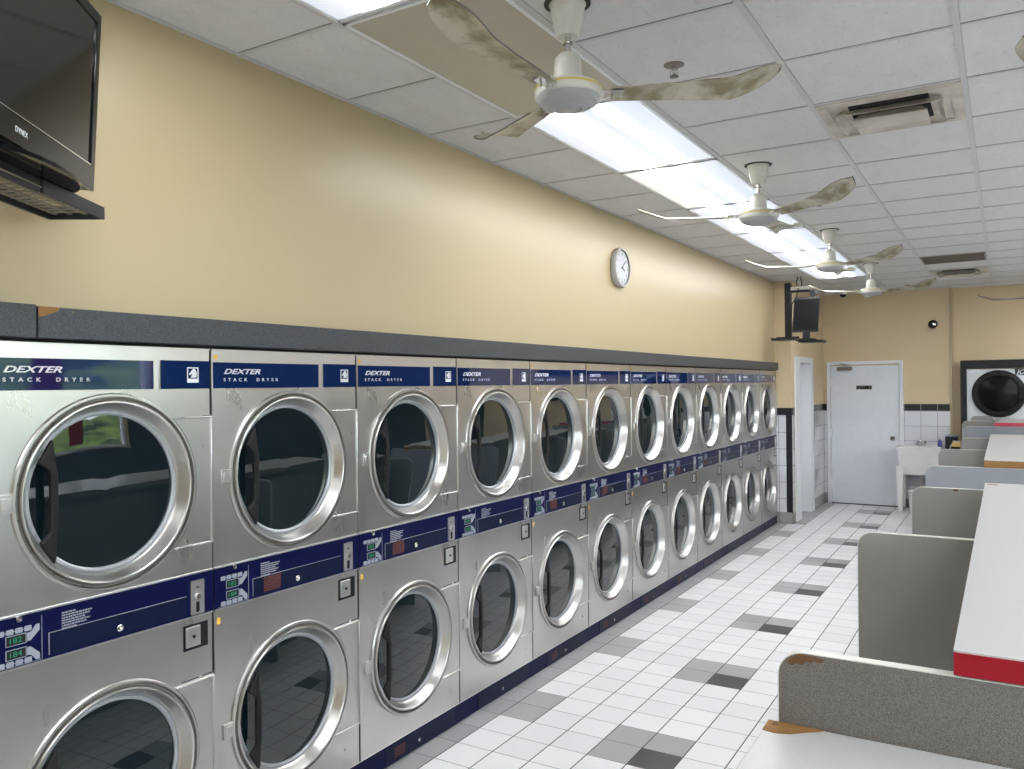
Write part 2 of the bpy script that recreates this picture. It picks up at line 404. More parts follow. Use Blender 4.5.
# tile wainscot on the jog, on the side wall and on the back wall
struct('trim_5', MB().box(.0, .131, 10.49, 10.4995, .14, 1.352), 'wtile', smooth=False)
struct('trim_6', MB().box(.0, .2045, 10.488, 10.4995, 1.352, 1.442).box(.133, .2045, 10.487, 10.4995, .14, 1.352), 'bracket', smooth=False)
struct('baseboard_left', MB().box(.0, .212, 10.482, 10.4995, 0, .14).box(.2005, .212, 10.482, 10.62, 0, .14), 'gtile', smooth=False)
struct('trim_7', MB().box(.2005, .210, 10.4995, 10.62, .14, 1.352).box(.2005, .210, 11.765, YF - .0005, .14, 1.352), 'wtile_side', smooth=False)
struct('trim_8', MB().box(.2005, .211, 10.4995, 10.62, 1.352, 1.442).box(.2005, .211, 11.765, YF - .0005, 1.352, 1.442), 'btile_side', smooth=False)
struct('baseboard_side', MB().box(.2005, .213, 11.765, YF - .0005, 0, .15), 'gtile', smooth=False)
ga = MB()
for z0, y0, y1 in ((.343, 11.80, 12.10), (.963, 11.77, 11.93), (1.150, 11.77, 12.2)): ga.box(.2105, .2115, y0, y1, z0, z0 + .205)
ga.box(.2105, .2115, 10.50, 10.60, .95, 1.16)
struct('trim_9', ga, 'gtile_mid', smooth=False)
struct('trim_10', MB().box(1.262, 1.8595, YF - .009, YF - .0005, 0, 1.343).box(.2115, .255, YF - .009, YF - .0005, .15, 1.343), 'wtile', smooth=False)
struct('trim_11', MB().box(1.262, 1.8595, YF - .010, YF - .0005, 1.343, 1.441).box(.2115, .255, YF - .010, YF - .0005, 1.343, 1.441), 'btile', smooth=False)
struct('baseboard_back', MB().box(.2135, .254, YF - .012, YF - .0005, 0, .15).box(1.263, 1.8595, YF - .014, YF - .0005, 0, .12), 'gtile', smooth=False)
struct('trim_12', MB().box(1.834, 1.860, YF - .020, YF - .0105, 1.0, CE).box(1.8605, 1.866, YF, 12.695, 0, CE), 'paint', smooth=False)

# door 1: white slab in the back wall
def ring_frame(x0, x1, z1, w, f, d0, d1):
    b = MB()
    for a, c, lo, hi in ((x0, x0 + w, 0, z1), (x1 - w, x1, 0, z1), (x0 + w, x1 - w, z1 - w, z1)):
        b.prism([(a, lo), (c, lo), (c, hi), (a, hi)], d0, d1, f)
    return b
fb = lambda u, v, d: (u, YF - d, v)
d1 = struct('door_1', MB().prism([(.309, .012), (1.209, .012), (1.209, 1.988), (.309, 1.988)], .001, .022, fb), 'door_paint', smooth=False)
ring_frame(.255, 1.262, 2.052, .047, fb, .001, .045).build('door_frame', 'white_paint', d1, bevel=.003)
MB().prism([(.302, 0.0), (1.215, 0.0), (1.215, .012), (.302, .012)], .001, .030, fb).build('threshold', 'black', d1)
kb = MB().lathe([(.028, -.022), (.028, -.028), (.012, -.030), (.012, -.050), (.026, -.055), (.030, -.070), (.022, -.082), (.001, -.085)], (1.121, YF, .962), 'y', 20); kb.build('door_knob', 'vent_dark', d1)
hg = [MB().prism([(.300, z - .06), (.322, z - .06), (.322, z + .06), (.300, z + .06)], .022, .048, fb).build('hinge', 'white_paint', d1) for z in (.28, 1.02, 1.76)]
dc = MB().prism([(.40, 1.925), (.60, 1.925), (.60, 1.972), (.40, 1.972)], .022, .075, fb)  .build('door_closer', 'grille', d1, bevel=.004)
MB().tube([(.50, YF - .06, 1.975), (.56, YF - .09, 2.0), (.44, YF - .06, 2.03)], .009).build('closer_arm', 'steel_plate', dc)
sg = MB().prism(rrect(.205, .052, .006, .755, 1.676), .022, .027, fb).build('door_sign', 'black', d1)
ln = MB()
for z, a, b in ((1.684, .672, .765), (1.668, .672, .705)):
    xx = a
    while xx < b: ln.prism([(xx, z - .003), (xx + .010, z - .003), (xx + .010, z + .004), (xx, z + .004)], .027, .0276, fb); xx += .0135
ln.prism([(.825, 1.662), (.835, 1.662), (.832, 1.676), (.838, 1.688), (.826, 1.692), (.822, 1.676)], .027, .0276, fb)
ln.build('sign_lettering', 'grey_button', sg)

# door 2: white door in the side wall, seen edge on
fs = lambda u, v, d: (.2 + d, u, v)
d2 = struct('door_2', MB().prism([(10.95, .01), (11.60, .01), (11.60, 2.01), (10.95, 2.01)], -.175, -.145, fs), 'door_paint', smooth=False)
MB().box(.2005, .222, 10.67, 10.93, 0, 2.09).box(.2005, .222, 11.60, 11.76, 0, 2.09).box(.2005, .222, 10.93, 11.60, 2.02, 2.09).build('door_frame', 'white_paint', d2, bevel=.003)
MB().box(.0205, .2, 11.600, 11.6195, 0, 2.03).box(.0205, .2, 10.9305, 10.945, 0, 2.03).box(.0205, .2, 10.945, 11.60, 2.015, 2.0295).build('door_jamb', 'white_paint', d2)
MB().lathe([(.028, -.145), (.028, -.138), (.012, -.134), (.012, -.105), (.028, -.098), (.032, -.085), (.022, -.070), (.001, -.066)], (.2, 11.20, .966), 'x', 20).build('door_knob', 'bracket', d2)

# ------------------------------------------------------------------ stacked dryers
DW = .7719; DY0 = 1.1914; DX = .02
HW = DW / 2 - .003
def face_with_hole(mb, y0, y1, z0, z1, cy, cz, r, x=0, n=64, extra=()):
    angs = [2 * PI * i / n for i in range(n)] + [math.atan2(b - cz, a - cy) % (2 * PI) for a in (y0, y1) for b in (z0, z1)]
    angs = sorted(set(round(a, 6) for a in angs)); inn = []; outp = []
    for a in angs:
        c, s_ = math.cos(a), math.sin(a); ts = []
        if c > 1e-9: ts.append((y1 - cy) / c)
        if c < -1e-9: ts.append((y0 - cy) / c)
        if s_ > 1e-9: ts.append((z1 - cz) / s_)
        if s_ < -1e-9: ts.append((z0 - cz) / s_)
        q = min(ts); inn.append((x, cy + r * c, cz + r * s_)); outp.append((x, cy + q * c, cz + q * s_))
    k = len(angs); mb.add(inn + outp, [(i, i + k, (i + 1) % k + k, (i + 1) % k) for i in range(k)])
CZU, CZL, RH = 1.436, .507, .306
BZ0, BZ1 = .960, 1.112
def make_dryer():
    root = thing('stack_dryer', (DX, DY0 + DW / 2, 0), 'x', 'clothes dryer', 'steel stacked dryers along the left wall')
    b = MB()
    face_with_hole(b, -HW, HW, BZ1, 1.755, 0, CZU, RH)
    face_with_hole(b, -HW, HW, .105, BZ0, 0, CZL, RH)
    b.box(-.004, 0, -HW, HW, 1.862, Z_TOP).box(-.004, 0, -HW, HW, 1.755, 1.7595)
    b.box(-.004, 0, .1725, .188, 1.7595, 1.862)
    b.box(-.004, 0, -HW, HW, BZ0, BZ1).box(-.004, 0, -HW, HW, 1.76, 1.862)
    for s_ in (-1, 1): b.box(-.80, 0, s_ * HW - .001, s_ * HW + .001, .105, Z_TOP)
    b.box(-.80, 0, -HW, HW, Z_TOP - .003, Z_TOP).box(-.80, -.79, -HW, HW, .105, Z_TOP)
    b.box(-.80, -.03, -HW, HW, 0, .105)
    b.build('cabinet', 'steel', root, fix=False, smooth=False)
    # folded seams round the header
    for q in ((.250, HW + .001, .7395, .7430), (.350, HW + .001, 1.6640, 1.6665), (HW - .004, HW + .0015, .745, .958), (HW - .004, HW + .0015, .105, .280), (HW - .004, HW + .0015, 1.668, 1.900)):
        MB().box(-.002, .0008, *q).build('panel_gap', 'gap', root)
    # header labels
    lb = MB().box(0, .0022, -HW + .006, .1525, 1.762, 1.857).build('label_panel', 'label', root)
    F = lambda x0, z0: (lambda x, y, z: (.0024 + z, x0 + x, z0 + y))
    text('lettering', 'DEXTER', .0262, 'white_print', lb, F(-.332, 1.8150), shear=.35, bold=.0006, width=.172)
    text('lettering', 'STACK  DRYER', .0165, 'white_print', lb, F(-.332, 1.7880), spacing=2.1, bold=.0003, width=.262)
    l2 = MB().box(0, .0022, .181, HW - .004, 1.762, 1.860).build('label_panel', 'label', root)
    lg = MB()
    ly, lz, lw, lh = .284, 1.783, .047, .054
    lg.box(.0022, .0030, ly, ly + lw, lz, lz + .004).box(.0022, .0030, ly, ly + lw, lz + lh - .004, lz + lh).box(.0022, .0030, ly, ly + .004, lz, lz + lh).box(.0022, .0030, ly + lw - .004, ly + lw, lz, lz + lh).box(.0022, .0030, ly + .004, ly + lw - .004, lz + .004, lz + .014)
    lg.prism([(ly + a_, lz + b_) for a_, b_ in ((.014, .018), (.037, .018), (.040, .034), (.035, .045), (.027, .050), (.021, .045), (.008, .031), (.011, .026), (.021, .031), (.019, .024))], .0022, .0030, XP)
    lg.build('logo', 'white_print', l2)
    # doors
    for cz in (CZU, CZL):
        prof = [(.306, -.012), (.306, .001), (.3135, .001), (.3145, .006), (.311, .0105), (.304, .0105), (.302, .004), (.301, -.008), (.294, -.008), (.2925, .004), (.2912, .012), (.2885, .0155), (.2850, .016), (.2820, .0135), (.2805, .0110), (.2650, -.0215), (.2635, -.024), (.2585, -.030)]
        d = MB().lathe(prof, (0, 0, cz), 'x', 72).build('door', 'ring', root, fix=False)
        MB().lathe([(.3005, .0035), (.2940, .0035)], (0, 0, cz), 'x', 72).build('groove_shade', 'vent_dark', d, fix=False)  # dark ring painting in the shade of the door groove
        MB().lathe([(.2585, -.030), (.2555, -.0265), (.250, -.0265), (.244, -.031), (.2435, -.040)], (0, 0, cz), 'x', 72).build('gasket', 'gasket', d, fix=False)
        MB().lathe([(.2445, -.037), (.20, -.0345), (.14, -.0325), (.07, -.0315), (.0005, -.031)], (0, 0, cz), 'x', 56).build('door_glass', 'glass', d, fix=False)
        bh = MB()
        for a in range(-70, 75, 20):
            an = math.radians(180 + a); bh.cyl((.0030, .2975 * math.cos(an), cz + .2975 * math.sin(an)), .0028, .0012, 'x', 8)
        bh.build('screw_row', 'black', d)
        hp = [(a_ - .006, b_ + .0) for a_, b_ in [(-.190, .178), (-.226, .120), (-.232, .112), (-.200, .085), (-.196, .078), (-.196, -.095), (-.200, -.102), (-.228, -.128), (-.222, -.138), (-.186, -.196), (-.180, -.178), (-.178, -.110), (-.174, -.098), (-.174, .080), (-.178, .094), (-.186, .168)]]
        MB().prism([(a, cz + b_) for a, b_ in hp], -.002, .014, XP).build('handle', 'black', d, bevel=.004)
        rb = MB()
        for k in range(22): rb.box(.014, .0158, -.199, -.180, cz - .090 + k * .0075, cz - .0865 + k * .0075)
        rb.build('grip_ribs', 'black', d)
        # hinge cover, follows the ring on its left side
        A_ = math.asin(.226 / .3165); pts = [(.3165 * math.cos(-A_ + 2 * A_ * k / 16), cz + .3165 * math.sin(-A_ + 2 * A_ * k / 16)) for k in range(17)]
        left = [(min(p_, HW - .030), q_) for p_, q_ in reversed(pts)]
        hc = MB().prism([(HW - .001, cz - .226), (HW - .001, cz + .226)] + left, -.001, .006, XP).build('hinge_cover', 'steel', root)
        for q in (((left[0][0], HW), (cz + .220, cz + .228)), ((left[-1][0], HW), (cz - .228, cz - .220)), ((HW - .010, HW), (cz - .220, cz + .220))):
            MB().box(-.001, .0125, q[0][0], q[0][1], q[1][0], q[1][1]).build('cover_rim', 'steel', hc, bevel=.003)
        # latch tab on the left
        MB().box(0, .010, -.352, -.312, cz - .028, cz + .028).box(.010, .014, -.345, -.316, cz - .018, cz + .018).build('latch', 'steel', root, bevel=.002)
    # blue control band
    cp = MB().box(0, .004, -HW, HW, BZ0 + .004, BZ1 - .004).box(0, .006, -HW, HW, BZ1 - .003, BZ1 + .002).box(0, .006, -HW, HW, BZ0 - .003, BZ0 + .003)
    cp = MB().box(0, .004, -HW, HW, BZ0 + .003, BZ1 - .003).build('control_panel', 'navy', root)
    MB().box(0, .0065, -HW, HW, BZ1 - .003, BZ1 + .002).build('panel_trim', 'steel_plate', root); MB().box(0, .0065, -HW, HW, BZ0 - .003, BZ0 + .003).build('panel_trim', 'steel_plate', root)
    y0 = -DW / 2
    kp = MB(); 
    for zz in (1.068, .976):
        kp = MB()
        for k in range(4): kp.prism(rrect(.0205, .015, .003, y0 + .040 + k * .0255, zz), .004, .0062, XP)
        for k in range(3): kp.box(.004, .0045, y0 + .0495 + k * .0255, y0 + .0560 + k * .0255, zz - .001, zz + .001)
        kp.build('button_row', 'grey_button', cp)
    for sg_ in (1, -1):
        MB().prism([(y0 + a_, 1.022 + sg_ * b_) for a_, b_ in ((.114, .009), (.124, .009), (.150, .034), (.150, .052), (.140, .052), (.126, .034), (.114, .032))], .004, .0058, XP).build('arrow_marking', 'grey_button', cp)
    out = MB()
    for zz in (1.029, .989):
        for q in ((.054, .112, zz - .002, zz), (.054, .112, zz + .026, zz + .028), (.054, .056, zz, zz + .026), (.110, .112, zz, zz + .026)): out.box(.004, .0056, y0 + q[0], y0 + q[1], q[2], q[3])
    out.box(.004, .0046, y0 + .020, y0 + .158, .9655, .967).box(.004, .0046, y0 + .1565, y0 + .158, .967, 1.095)
    for q in ((.177, .657, 1.0365, 1.0385), (.177, .179, .972, 1.0365)): out.box(.004, .0050, y0 + q[0], y0 + q[1], q[2], q[3])
    out.build('panel_outline', 'grey_button', cp)
    MB().box(.004, .0047, y0 + .180, y0 + .657, .971, 1.036).build('recess_panel', 'navy2', cp)
    for zz in (1.029, .989):
        ds = MB().box(.004, .0050, y0 + .056, y0 + .110, zz, zz + .026).build('display', 'black', cp)
    text('display_digits', '182', .022, 'led', cp, lambda x, y, z: (.0052 + z, y0 + .060 + x, 1.0345 + y), width=.034)
    text('display_digits', '184', .022, 'led', cp, lambda x, y, z: (.0052 + z, y0 + .060 + x, .9945 + y), width=.034)
    random.seed(5); tx = MB()
    for k in range(7):
        yy = y0 + .217; z = 1.087 - k * .0078; end = y0 + (.26 if k == 0 else .262 if k == 6 else .29 + random.random() * .03)
        while yy < end: wd = .004 + random.random() * .008; tx.box(.004, .0045, yy, min(yy + wd, end), z - .0022, z + .0022); yy += wd + .0018
    tx.build('instruction_text', 'grey_button', cp)
    MB().lathe([(.011, .004), (.011, .008), (.006, .010), (.0035, .0095), (.0005, .007)], (0, y0 + .405, .994), 'x', 18).build('lock', 'chrome', cp)
    MB().lathe([(.009, .004), (.009, .012), (.001, .013)], (0, y0 + .089, 1.102), 'x', 14).build('screw', 'chrome', cp)
    cs = MB().prism(rrect(.056, .120, .005, y0 + .699, 1.027), .004, .009, XP).build('coin_plate', 'steel_plate', cp)
    MB().prism(rrect(.014, .004, .001, y0 + .699, 1.062), .009, .0095, XP).build('coin_slot', 'black', cp)
    MB().cyl((.009, y0 + .699, 1.030), .009, .006, 'x', 14).build('coin_button', 'chrome', cp)
    MB().prism(rrect(.014, .036, .004, y0 + .699, .993), .009, .0098, XP).build('coin_return', 'black', cp)
    # lock box under the band
    lbx = MB().box(.0005, .003, y0 + .645, y0 + .745, .846, .934).build('coin_box', 'black', root)
    MB().box(.003, .012, y0 + .650, y0 + .708, .858, .928).build('coin_box_face', 'steel_plate', lbx, bevel=.002)
    MB().cyl((.012, y0 + .680, .893), .006, .002, 'x', 12).build('keyhole', 'black', lbx)
    MB().cyl((0, y0 + .712, .742), .006, .004, 'x', 12).build('bolt', 'chrome', root)
    # kick plate
    kpn = MB().box(-.03, -.004, -HW - .003, HW + .003, .006, .104).build('kick_plate', 'navy', root)
    MB().box(-.004, -.001, -.215, .335, .012, .090).build('access_panel', 'navy2', kpn, bevel=.001)
    MB().lathe([(.0095, -.001), (.0095, .003), (.001, .006)], (0, .035, .045), 'x', 14).build('screw', 'chrome', kpn)
    MB().box(-.028, .001, -HW - .003, HW + .003, .1035, .107).build('panel_trim', 'steel_plate', root)
    return root
proto = make_dryer()
def stickers(root, red=True):
    y0 = -DW / 2
    if red:
        random.seed(8); q = MB()
        for k in range(6):
            yy = y0 + .232; z = 1.028 - k * .0095
            while yy < y0 + .315: wd = .01 + random.random() * .02; q.box(.0047, .0052, yy, min(yy + wd, y0 + .317), z - .0036, z + .0036); yy += wd + .001
        q.build('warning_text', 'red_print', root)
        MB().box(.0, .001, y0 + .012, y0 + .028, 1.868, 1.884).build('sticker', 'yellow', root)
        MB().box(.0, .001, y0 + .014, y0 + .030, .905, .930).build('sticker', 'yellow', root)
    q = MB(); random.seed(4)
    for k in range(4): q.box(-.001, -.0004, -.15 - .0, -.07, .030 + k * .012, .037 + k * .012)
    if red: q.build('kick_notice', 'red_print', root)
ordn = ['nearest the camera and cut by the left edge of the photo', 'second from the left, the nearest one wholly in the photo width',
        'third from the left end of the row', 'fourth from the left end of the row', 'fifth from the left end of the row', 'sixth from the left, below and left of the wall clock',
        'seventh from the left, sixth from the tiled corner', 'fifth from the tiled corner at the far end', 'fourth from the tiled corner at the far end', 'third from the tiled corner at the far end',
        'next to last before the tiled corner', 'last and farthest of the row, beside the tiled corner']
dryers = []
for i in range(12):
    r = proto if i == 0 else copy_tree(proto)
    r.location = (DX, DY0 + DW / 2 + i * DW, 0); r['label'] = 'stacked steel dryer, ' + ordn[i]
    dryers.append(r)
for i in (1, 2, 4, 5, 6, 7, 8): stickers(dryers[i])

# ------------------------------------------------------------------ folding islands
XL, XRR = 1.955, 3.75           # divider span
CX0, CX1 = 2.368, 3.34          # counter span
def divider(x0, y, ztop, mat, label, zb=0, chips=(), th=.032, x1=None):
    XRR = x1 or globals()['XRR']
    r = thing('divider_panel', ((x0 + XRR) / 2, y + th / 2, 0), label, 'divider', 'grey laminate dividers of the folding islands')
    ox, oy = (x0 + XRR) / 2, y + th / 2
    w = XRR - x0; poly = rrect(w, ztop - zb, .062, 0, zb + (ztop - zb) / 2, 8, (1, 1, 0, 0))
    MB().prism(poly, -th / 2 + .0015, th / 2 - .0015, lambda u, v, d: (u, -d, v)).build('panel', mat, r, bevel=.001)
    # pale edge band around sides and top
    e = MB(); n = len(poly); path = poly[:-1] if False else poly
    pp = [(w / 2, zb)] + rrect(w, ztop - zb, .062, 0, zb + (ztop - zb) / 2, 8, (1, 1, 0, 0))[:-2] + [(-w / 2, zb)]
    vs = []; fs = []
    cxx, czz = 0, zb + (ztop - zb) / 2
    for k, (u, v) in enumerate(pp):
        p0 = pp[max(k - 1, 0)]; p1 = pp[min(k + 1, len(pp) - 1)]; tx, tz = p1[0] - p0[0], p1[1] - p0[1]; L = math.hypot(tx, tz) or 1
        nx, nz = tz / L, -tx / L
        for s_ in (0, .0025):
            for d in (-th / 2, th / 2): vs.append((u + nx * s_, d, v + nz * s_))
    for k in range(len(pp) - 1):
        a = 4 * k; b = a + 4
        fs += [(a + 2, b + 2, b + 3, a + 3), (a, a + 2, b + 2, b), (a + 1, b + 1, b + 3, a + 3)]
    e.add(vs, fs).build('edge_band', 'lam_edge', r)
    for c in chips: MB().prism([(u - ox, v) for u, v in c], th / 2 - .0002, th / 2 + .0016, lambda u, v, d: (u, -d, v)).build('chip', 'burnt', r)
    return r
Y1 = 2.102
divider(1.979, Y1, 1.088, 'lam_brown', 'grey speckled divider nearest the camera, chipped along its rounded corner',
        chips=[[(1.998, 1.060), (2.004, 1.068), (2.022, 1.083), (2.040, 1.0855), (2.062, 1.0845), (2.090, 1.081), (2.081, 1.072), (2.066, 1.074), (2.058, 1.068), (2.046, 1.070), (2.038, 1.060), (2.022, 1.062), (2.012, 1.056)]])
divider(1.905, 3.919, 1.090, 'lam_grey', 'grey speckled divider second from the camera, darkened by a diagonal shadow')
divider(1.963, 5.744, 1.089, 'lam_grey', 'third grey divider from the camera, with a small brown chip on top',
        chips=[[(2.190, 1.088), (2.225, 1.088), (2.216, 1.074), (2.198, 1.074)]])
divider(1.935, 7.208, 1.089, 'lam_blue', 'long blue-grey divider carrying the brown edged counter')
divider(1.912, 9.012, 1.089, 'lam_grey', 'grey divider in front of the sink, halfway along the brown edged counter')
divider(2.040, 10.70, 1.101, 'lam_grey', 'grey divider right of the yellow container')
divider(2.040, 11.30, 1.204, 'lam_blue', 'pale blue-grey divider under the red edged counter at the back')
divider(1.998, 12.00, 1.240, 'lam_grey', 'farthest grey divider, low step before the black washer door', x1=2.352)
divider(2.086, 12.16, 1.298, 'lam_grey', 'tallest far grey divider, just left of the far white counter', x1=2.352)
def counter(y0, y1, z, th, front, label, basez=0, top='lam_white'):
    r = thing('folding_counter', ((CX0 + CX1) / 2, (y0 + y1) / 2, 0), label, 'counter')
    hx, hy = (CX1 - CX0) / 2, (y1 - y0) / 2
    MB().box(-hx, hx, -hy, hy, z - .004, z).build('tabletop', top, r)
    MB().box(-hx + .002, hx - .002, -hy + .004, hy - .002, z - th + .001, z - .004).build('core', 'lam_grey', r)
    MB().box(-hx, hx, -hy - .002, -hy + .004, z - th, z - .004).box(-hx - .001, -hx + .003, -hy, hy, z - th, z - .004).build('edge_band', front, r)
    segs = [(-hy + .04, hy - .04)]
    MB().box(-hx + .06, hx - .06, -hy + .045, hy - .02, 0, z - th).build('base_cabinet', 'lam_grey', r)
    return r
# base cabinets are split where a divider crosses them
def counter2(y0, y1, z, th, front, label, divs):
    r = thing('folding_counter', ((CX0 + CX1) / 2, (y0 + y1) / 2, 0), label, 'counter', 'white topped folding counters of the islands')
    cy = (y0 + y1) / 2; hx, hy = (CX1 - CX0) / 2, (y1 - y0) / 2
    MB().box(-hx, hx, -hy, hy, z - .004, z).build('tabletop', 'lam_white', r)
    MB().box(-hx + .002, hx - .002, -hy + .004, hy - .002, z - th + .001, z - .004).build('core', 'lam_grey', r)
    MB().box(-hx, hx, -hy - .002, -hy + .004, z - th, z - .004).build('edge_band', front, r)
    ys = [y0] + [d for d in divs if y0 < d < y1] + [y1]
    for a, b in zip(ys[:-1], ys[1:]):
        if b - a > .1: MB().box(-hx + .06, hx - .06, a + .04 - cy, b - .006 - cy, 0, z - th - .001).build('base_cabinet', 'lam_grey', r)
    return r
counter2(Y1 - .004, 5.613, 1.150, .055, 'red', 'long white speckled counter with a bright red front edge, right foreground', [3.919])
CX0 = 2.331
cb = counter2(7.206, 10.68, 1.150, .056, 'board', 'white counter whose front edge is bare brown board, mid distance', [9.012])
CX0 = 2.366
counter2(11.296, 12.45, 1.257, .045, 'pink_red', 'farthest white counter with a faded red edge before the black washer door', [12.00, 12.16])
MB().prism([(2.378, 5.52), (2.432, 5.50), (2.434, 5.54), (2.380, 5.56)], 1.1502, 1.1508, lambda u, v, d: (u - (2.368 + CX1) / 2, v - (Y1 - .004 + 5.613) / 2, d)).build('chip', 'board', [o for o in COL.objects if o.name == 'folding_counter'][0])
# low table in the foreground
r = thing('folding_table', (2.75, 1.55, 0), 'light grey speckled table top in the bottom right corner, chipped where it meets the divider', 'table')
tz = .908
MB().box(-.795, .95, -.60, .549, tz - .038, tz).build('tabletop', 'lam_white', r, bevel=.002)
MB().box(-.55, .75, -.55, .53, 0, tz - .039).build('base_cabinet', 'lam_grey', r)
MB().prism([(-.7955, .549), (-.660, .549), (-.676, .532), (-.700, .515), (-.730, .488), (-.765, .476), (-.7955, .482)], tz + .0002, tz + .0016, lambda u, v, d: (u, v, d)).build('chip', 'board', r)
MB().cyl((-.775, .530, tz + .0016), .008, .0012, 'z', 14).build('screw_hole', 'burnt', r)

# ------------------------------------------------------------------ ceiling lights
litn = 0
def troffer(ix, k, lit, label):
    x0 = GX + ix * PX; y0 = GY + PY * k
    r = thing('ceiling_light', (x0 + PX / 2, y0 + PY, CE - .008), label, 'ceiling light', 'two by four foot ceiling light panels')
    a, b = PX / 2 - .012, PY - .012
    f = MB()
    for q in ((-a, a, -b, -b + .014), (-a, a, b - .014, b), (-a, -a + .014, -b, b), (a - .014, a, -b, b)): f.box(q[0], q[1], q[2], q[3], -.002, .0065)
    f.build('frame', 'white_paint', r)
    MB().box(-a + .014, a - .014, -b + .014, b - .014, .001, .006).build('diffuser', lit, r, smooth=False)
    return r
names = {-2: 'lit ceiling panel at the top edge of the photo, left of the near fan', 0: 'dark unlit ceiling panel behind the nearest fan blade', 2: 'brightly lit ceiling panel just right of the nearest fan hub',
         4: 'lit ceiling panel with a warm left half, second beyond the nearest fan', 6: 'lit ceiling panel behind the second fan hub', 8: 'lit ceiling panel just beyond the second fan', 10: 'lit ceiling panel left of the third fan mount', 12: 'farthest lit ceiling panel, behind the last fans'}
for k in (-2, 0, 2, 4, 6, 8, 10, 12): troffer(0, k, 'unlit' if k == 0 else 'lit_warm' if k == 4 else 'lit', names[k])
troffer(0, -4, 'lit', 'added lit ceiling panel out of frame, before the near television')  # row carried on out of view for its light
troffer(0, -6, 'lit', 'added lit ceiling panel out of frame, farthest behind the camera')  # also out of view, added for light
for k in range(-6, 17, 2): troffer(5, k, 'lit', 'added lit ceiling panel of an unseen middle row, above the folding islands')  # unseen row, added to brighten the room and its far end
for k in range(-6, 17, 2): troffer(8, k, 'lit', 'added lit ceiling panel of an unseen row nearest the windows')  # second unseen row, added for more light

# ------------------------------------------------------------------ fans
def make_fan(mat_body, blade_mat):
    r = thing('ceiling_fan', (0, 0, CE), 'x', 'ceiling fan', 'three bladed ceiling fans')
    MB().lathe([(.052, 0), (.060, -.001), (.062, -.006), (.058, -.012), (.056, -.030), (.047, -.075), (.040, -.103), (.034, -.112), (.014, -.114), (.012, -.110)], n=32).build('canopy', mat_body, r)
    MB().lathe([(.078, -.0003), (.078, -.003), (.060, -.004)], n=32).build('ceiling_rose', 'black', r)
    MB().lathe([(.011, -.108), (.011, -.176)], n=16).lathe([(.016, -.128), (.018, -.132), (.016, -.136)], n=16).build('rod', 'chrome', r)
    MB().lathe([(.012, -.164), (.030, -.170), (.043, -.184), (.045, -.200), (.048, -.250), (.050, -.262)], n=32).build('motor_neck', mat_body, r)
    mt = MB().lathe([(.048, -.258), (.080, -.270), (.100, -.274), (.109, -.280), (.113, -.288), (.114, -.304), (.112, -.312), (.107, -.316)], n=48).build('motor', mat_body, r)
    MB().lathe([(.108, -.314), (.102, -.328), (.094, -.334), (.089, -.332), (.083, -.339), (.072, -.343), (.067, -.340), (.060, -.347), (.046, -.350), (.041, -.347), (.034, -.352), (.0005, -.354)], n=48).build('motor_cover', 'fan_cover', r)
    MB().lathe([(.1125, -.284), (.1150, -.286), (.1152, -.291), (.1144, -.293)], n=48).build('gold_band', 'gold', mt)
    n = 22; mm = 8
    for kb in range(3):
        A = 2 * PI * kb / 3; vs = []; fs = []
        for i in range(n + 1):
            s_ = i / n; rad = .140 + (.690 - .140) * s_
            if s_ < .45: w = .042 + (.056 - .042) * s_ / .45
            else: w = .056 + (.076 - .056) * min(1, (s_ - .45) / .3)
            if s_ > .80: w *= math.sqrt(max(0.0, 1 - ((s_ - .80) / .202) ** 2)) * .98 + .02
            z = -.303 + .058 * max(0, (s_ - .70) / .30) ** 1.15 + .004 * s_
            pitch = math.radians(-10)
            for j in range(mm + 1):
                t_ = -1 + 2 * j / mm; cam_ = .010 * (1 - t_ * t_)
                x, y, zz = rad, t_ * w * math.cos(pitch), z + t_ * w * math.sin(pitch) + cam_
                vs.append((x * math.cos(A) - y * math.sin(A), x * math.sin(A) + y * math.cos(A), zz))
        q = len(vs); vs += [(a, b, c - .0035) for a, b, c in vs]
        W_ = mm + 1
        for i in range(n):
            for j in range(mm):
                a = i * W_ + j; fs.append((a, a + 1, a + W_ + 1, a + W_)); fs.append((q + a, q + a + W_, q + a + W_ + 1, q + a + 1))
        top = MB().add(vs, fs)
        bd = [(i * W_, (i + 1) * W_) for i in range(n)] + [(n * W_ + j, n * W_ + j + 1) for j in range(mm)] + [((i + 1) * W_ + mm, i * W_ + mm) for i in reversed(range(n))] + [(j + 1, j) for j in reversed(range(mm))]
        top.f += [(a, b, q + b, q + a) for a, b in bd]
        bl = top.build('blade', blade_mat, r, ang=50)
        e = MB()                                             # dusty leading edge
        pts = [vs[i * W_ + mm] for i in range(2, n)] + [vs[n * W_ + j] for j in range(mm, 3, -1)]
        e.tube([(a, b, c) for a, b, c in pts], .0032, 6).build('edge_dust', 'blade_edge', bl)
        br = MB(); c_, s2 = math.cos(A), math.sin(A)
        br.obox((.142 * c_, .142 * s2, -.296), (c_, s2, 0), (-s2, c_, .35), (0, 0, 1), .040, .020, .003)
        for dx, dy in ((.150, .012), (.150, -.012), (.172, .0), (.115, .0)):
            br.cyl((dx * c_ - dy * s2, dx * s2 + dy * c_, -.314 + dy * .3), .004, .016, 'z', 10)
        br.build('blade_bracket', 'steel_plate', r)
    return r
fan = make_fan('fan', 'blade')
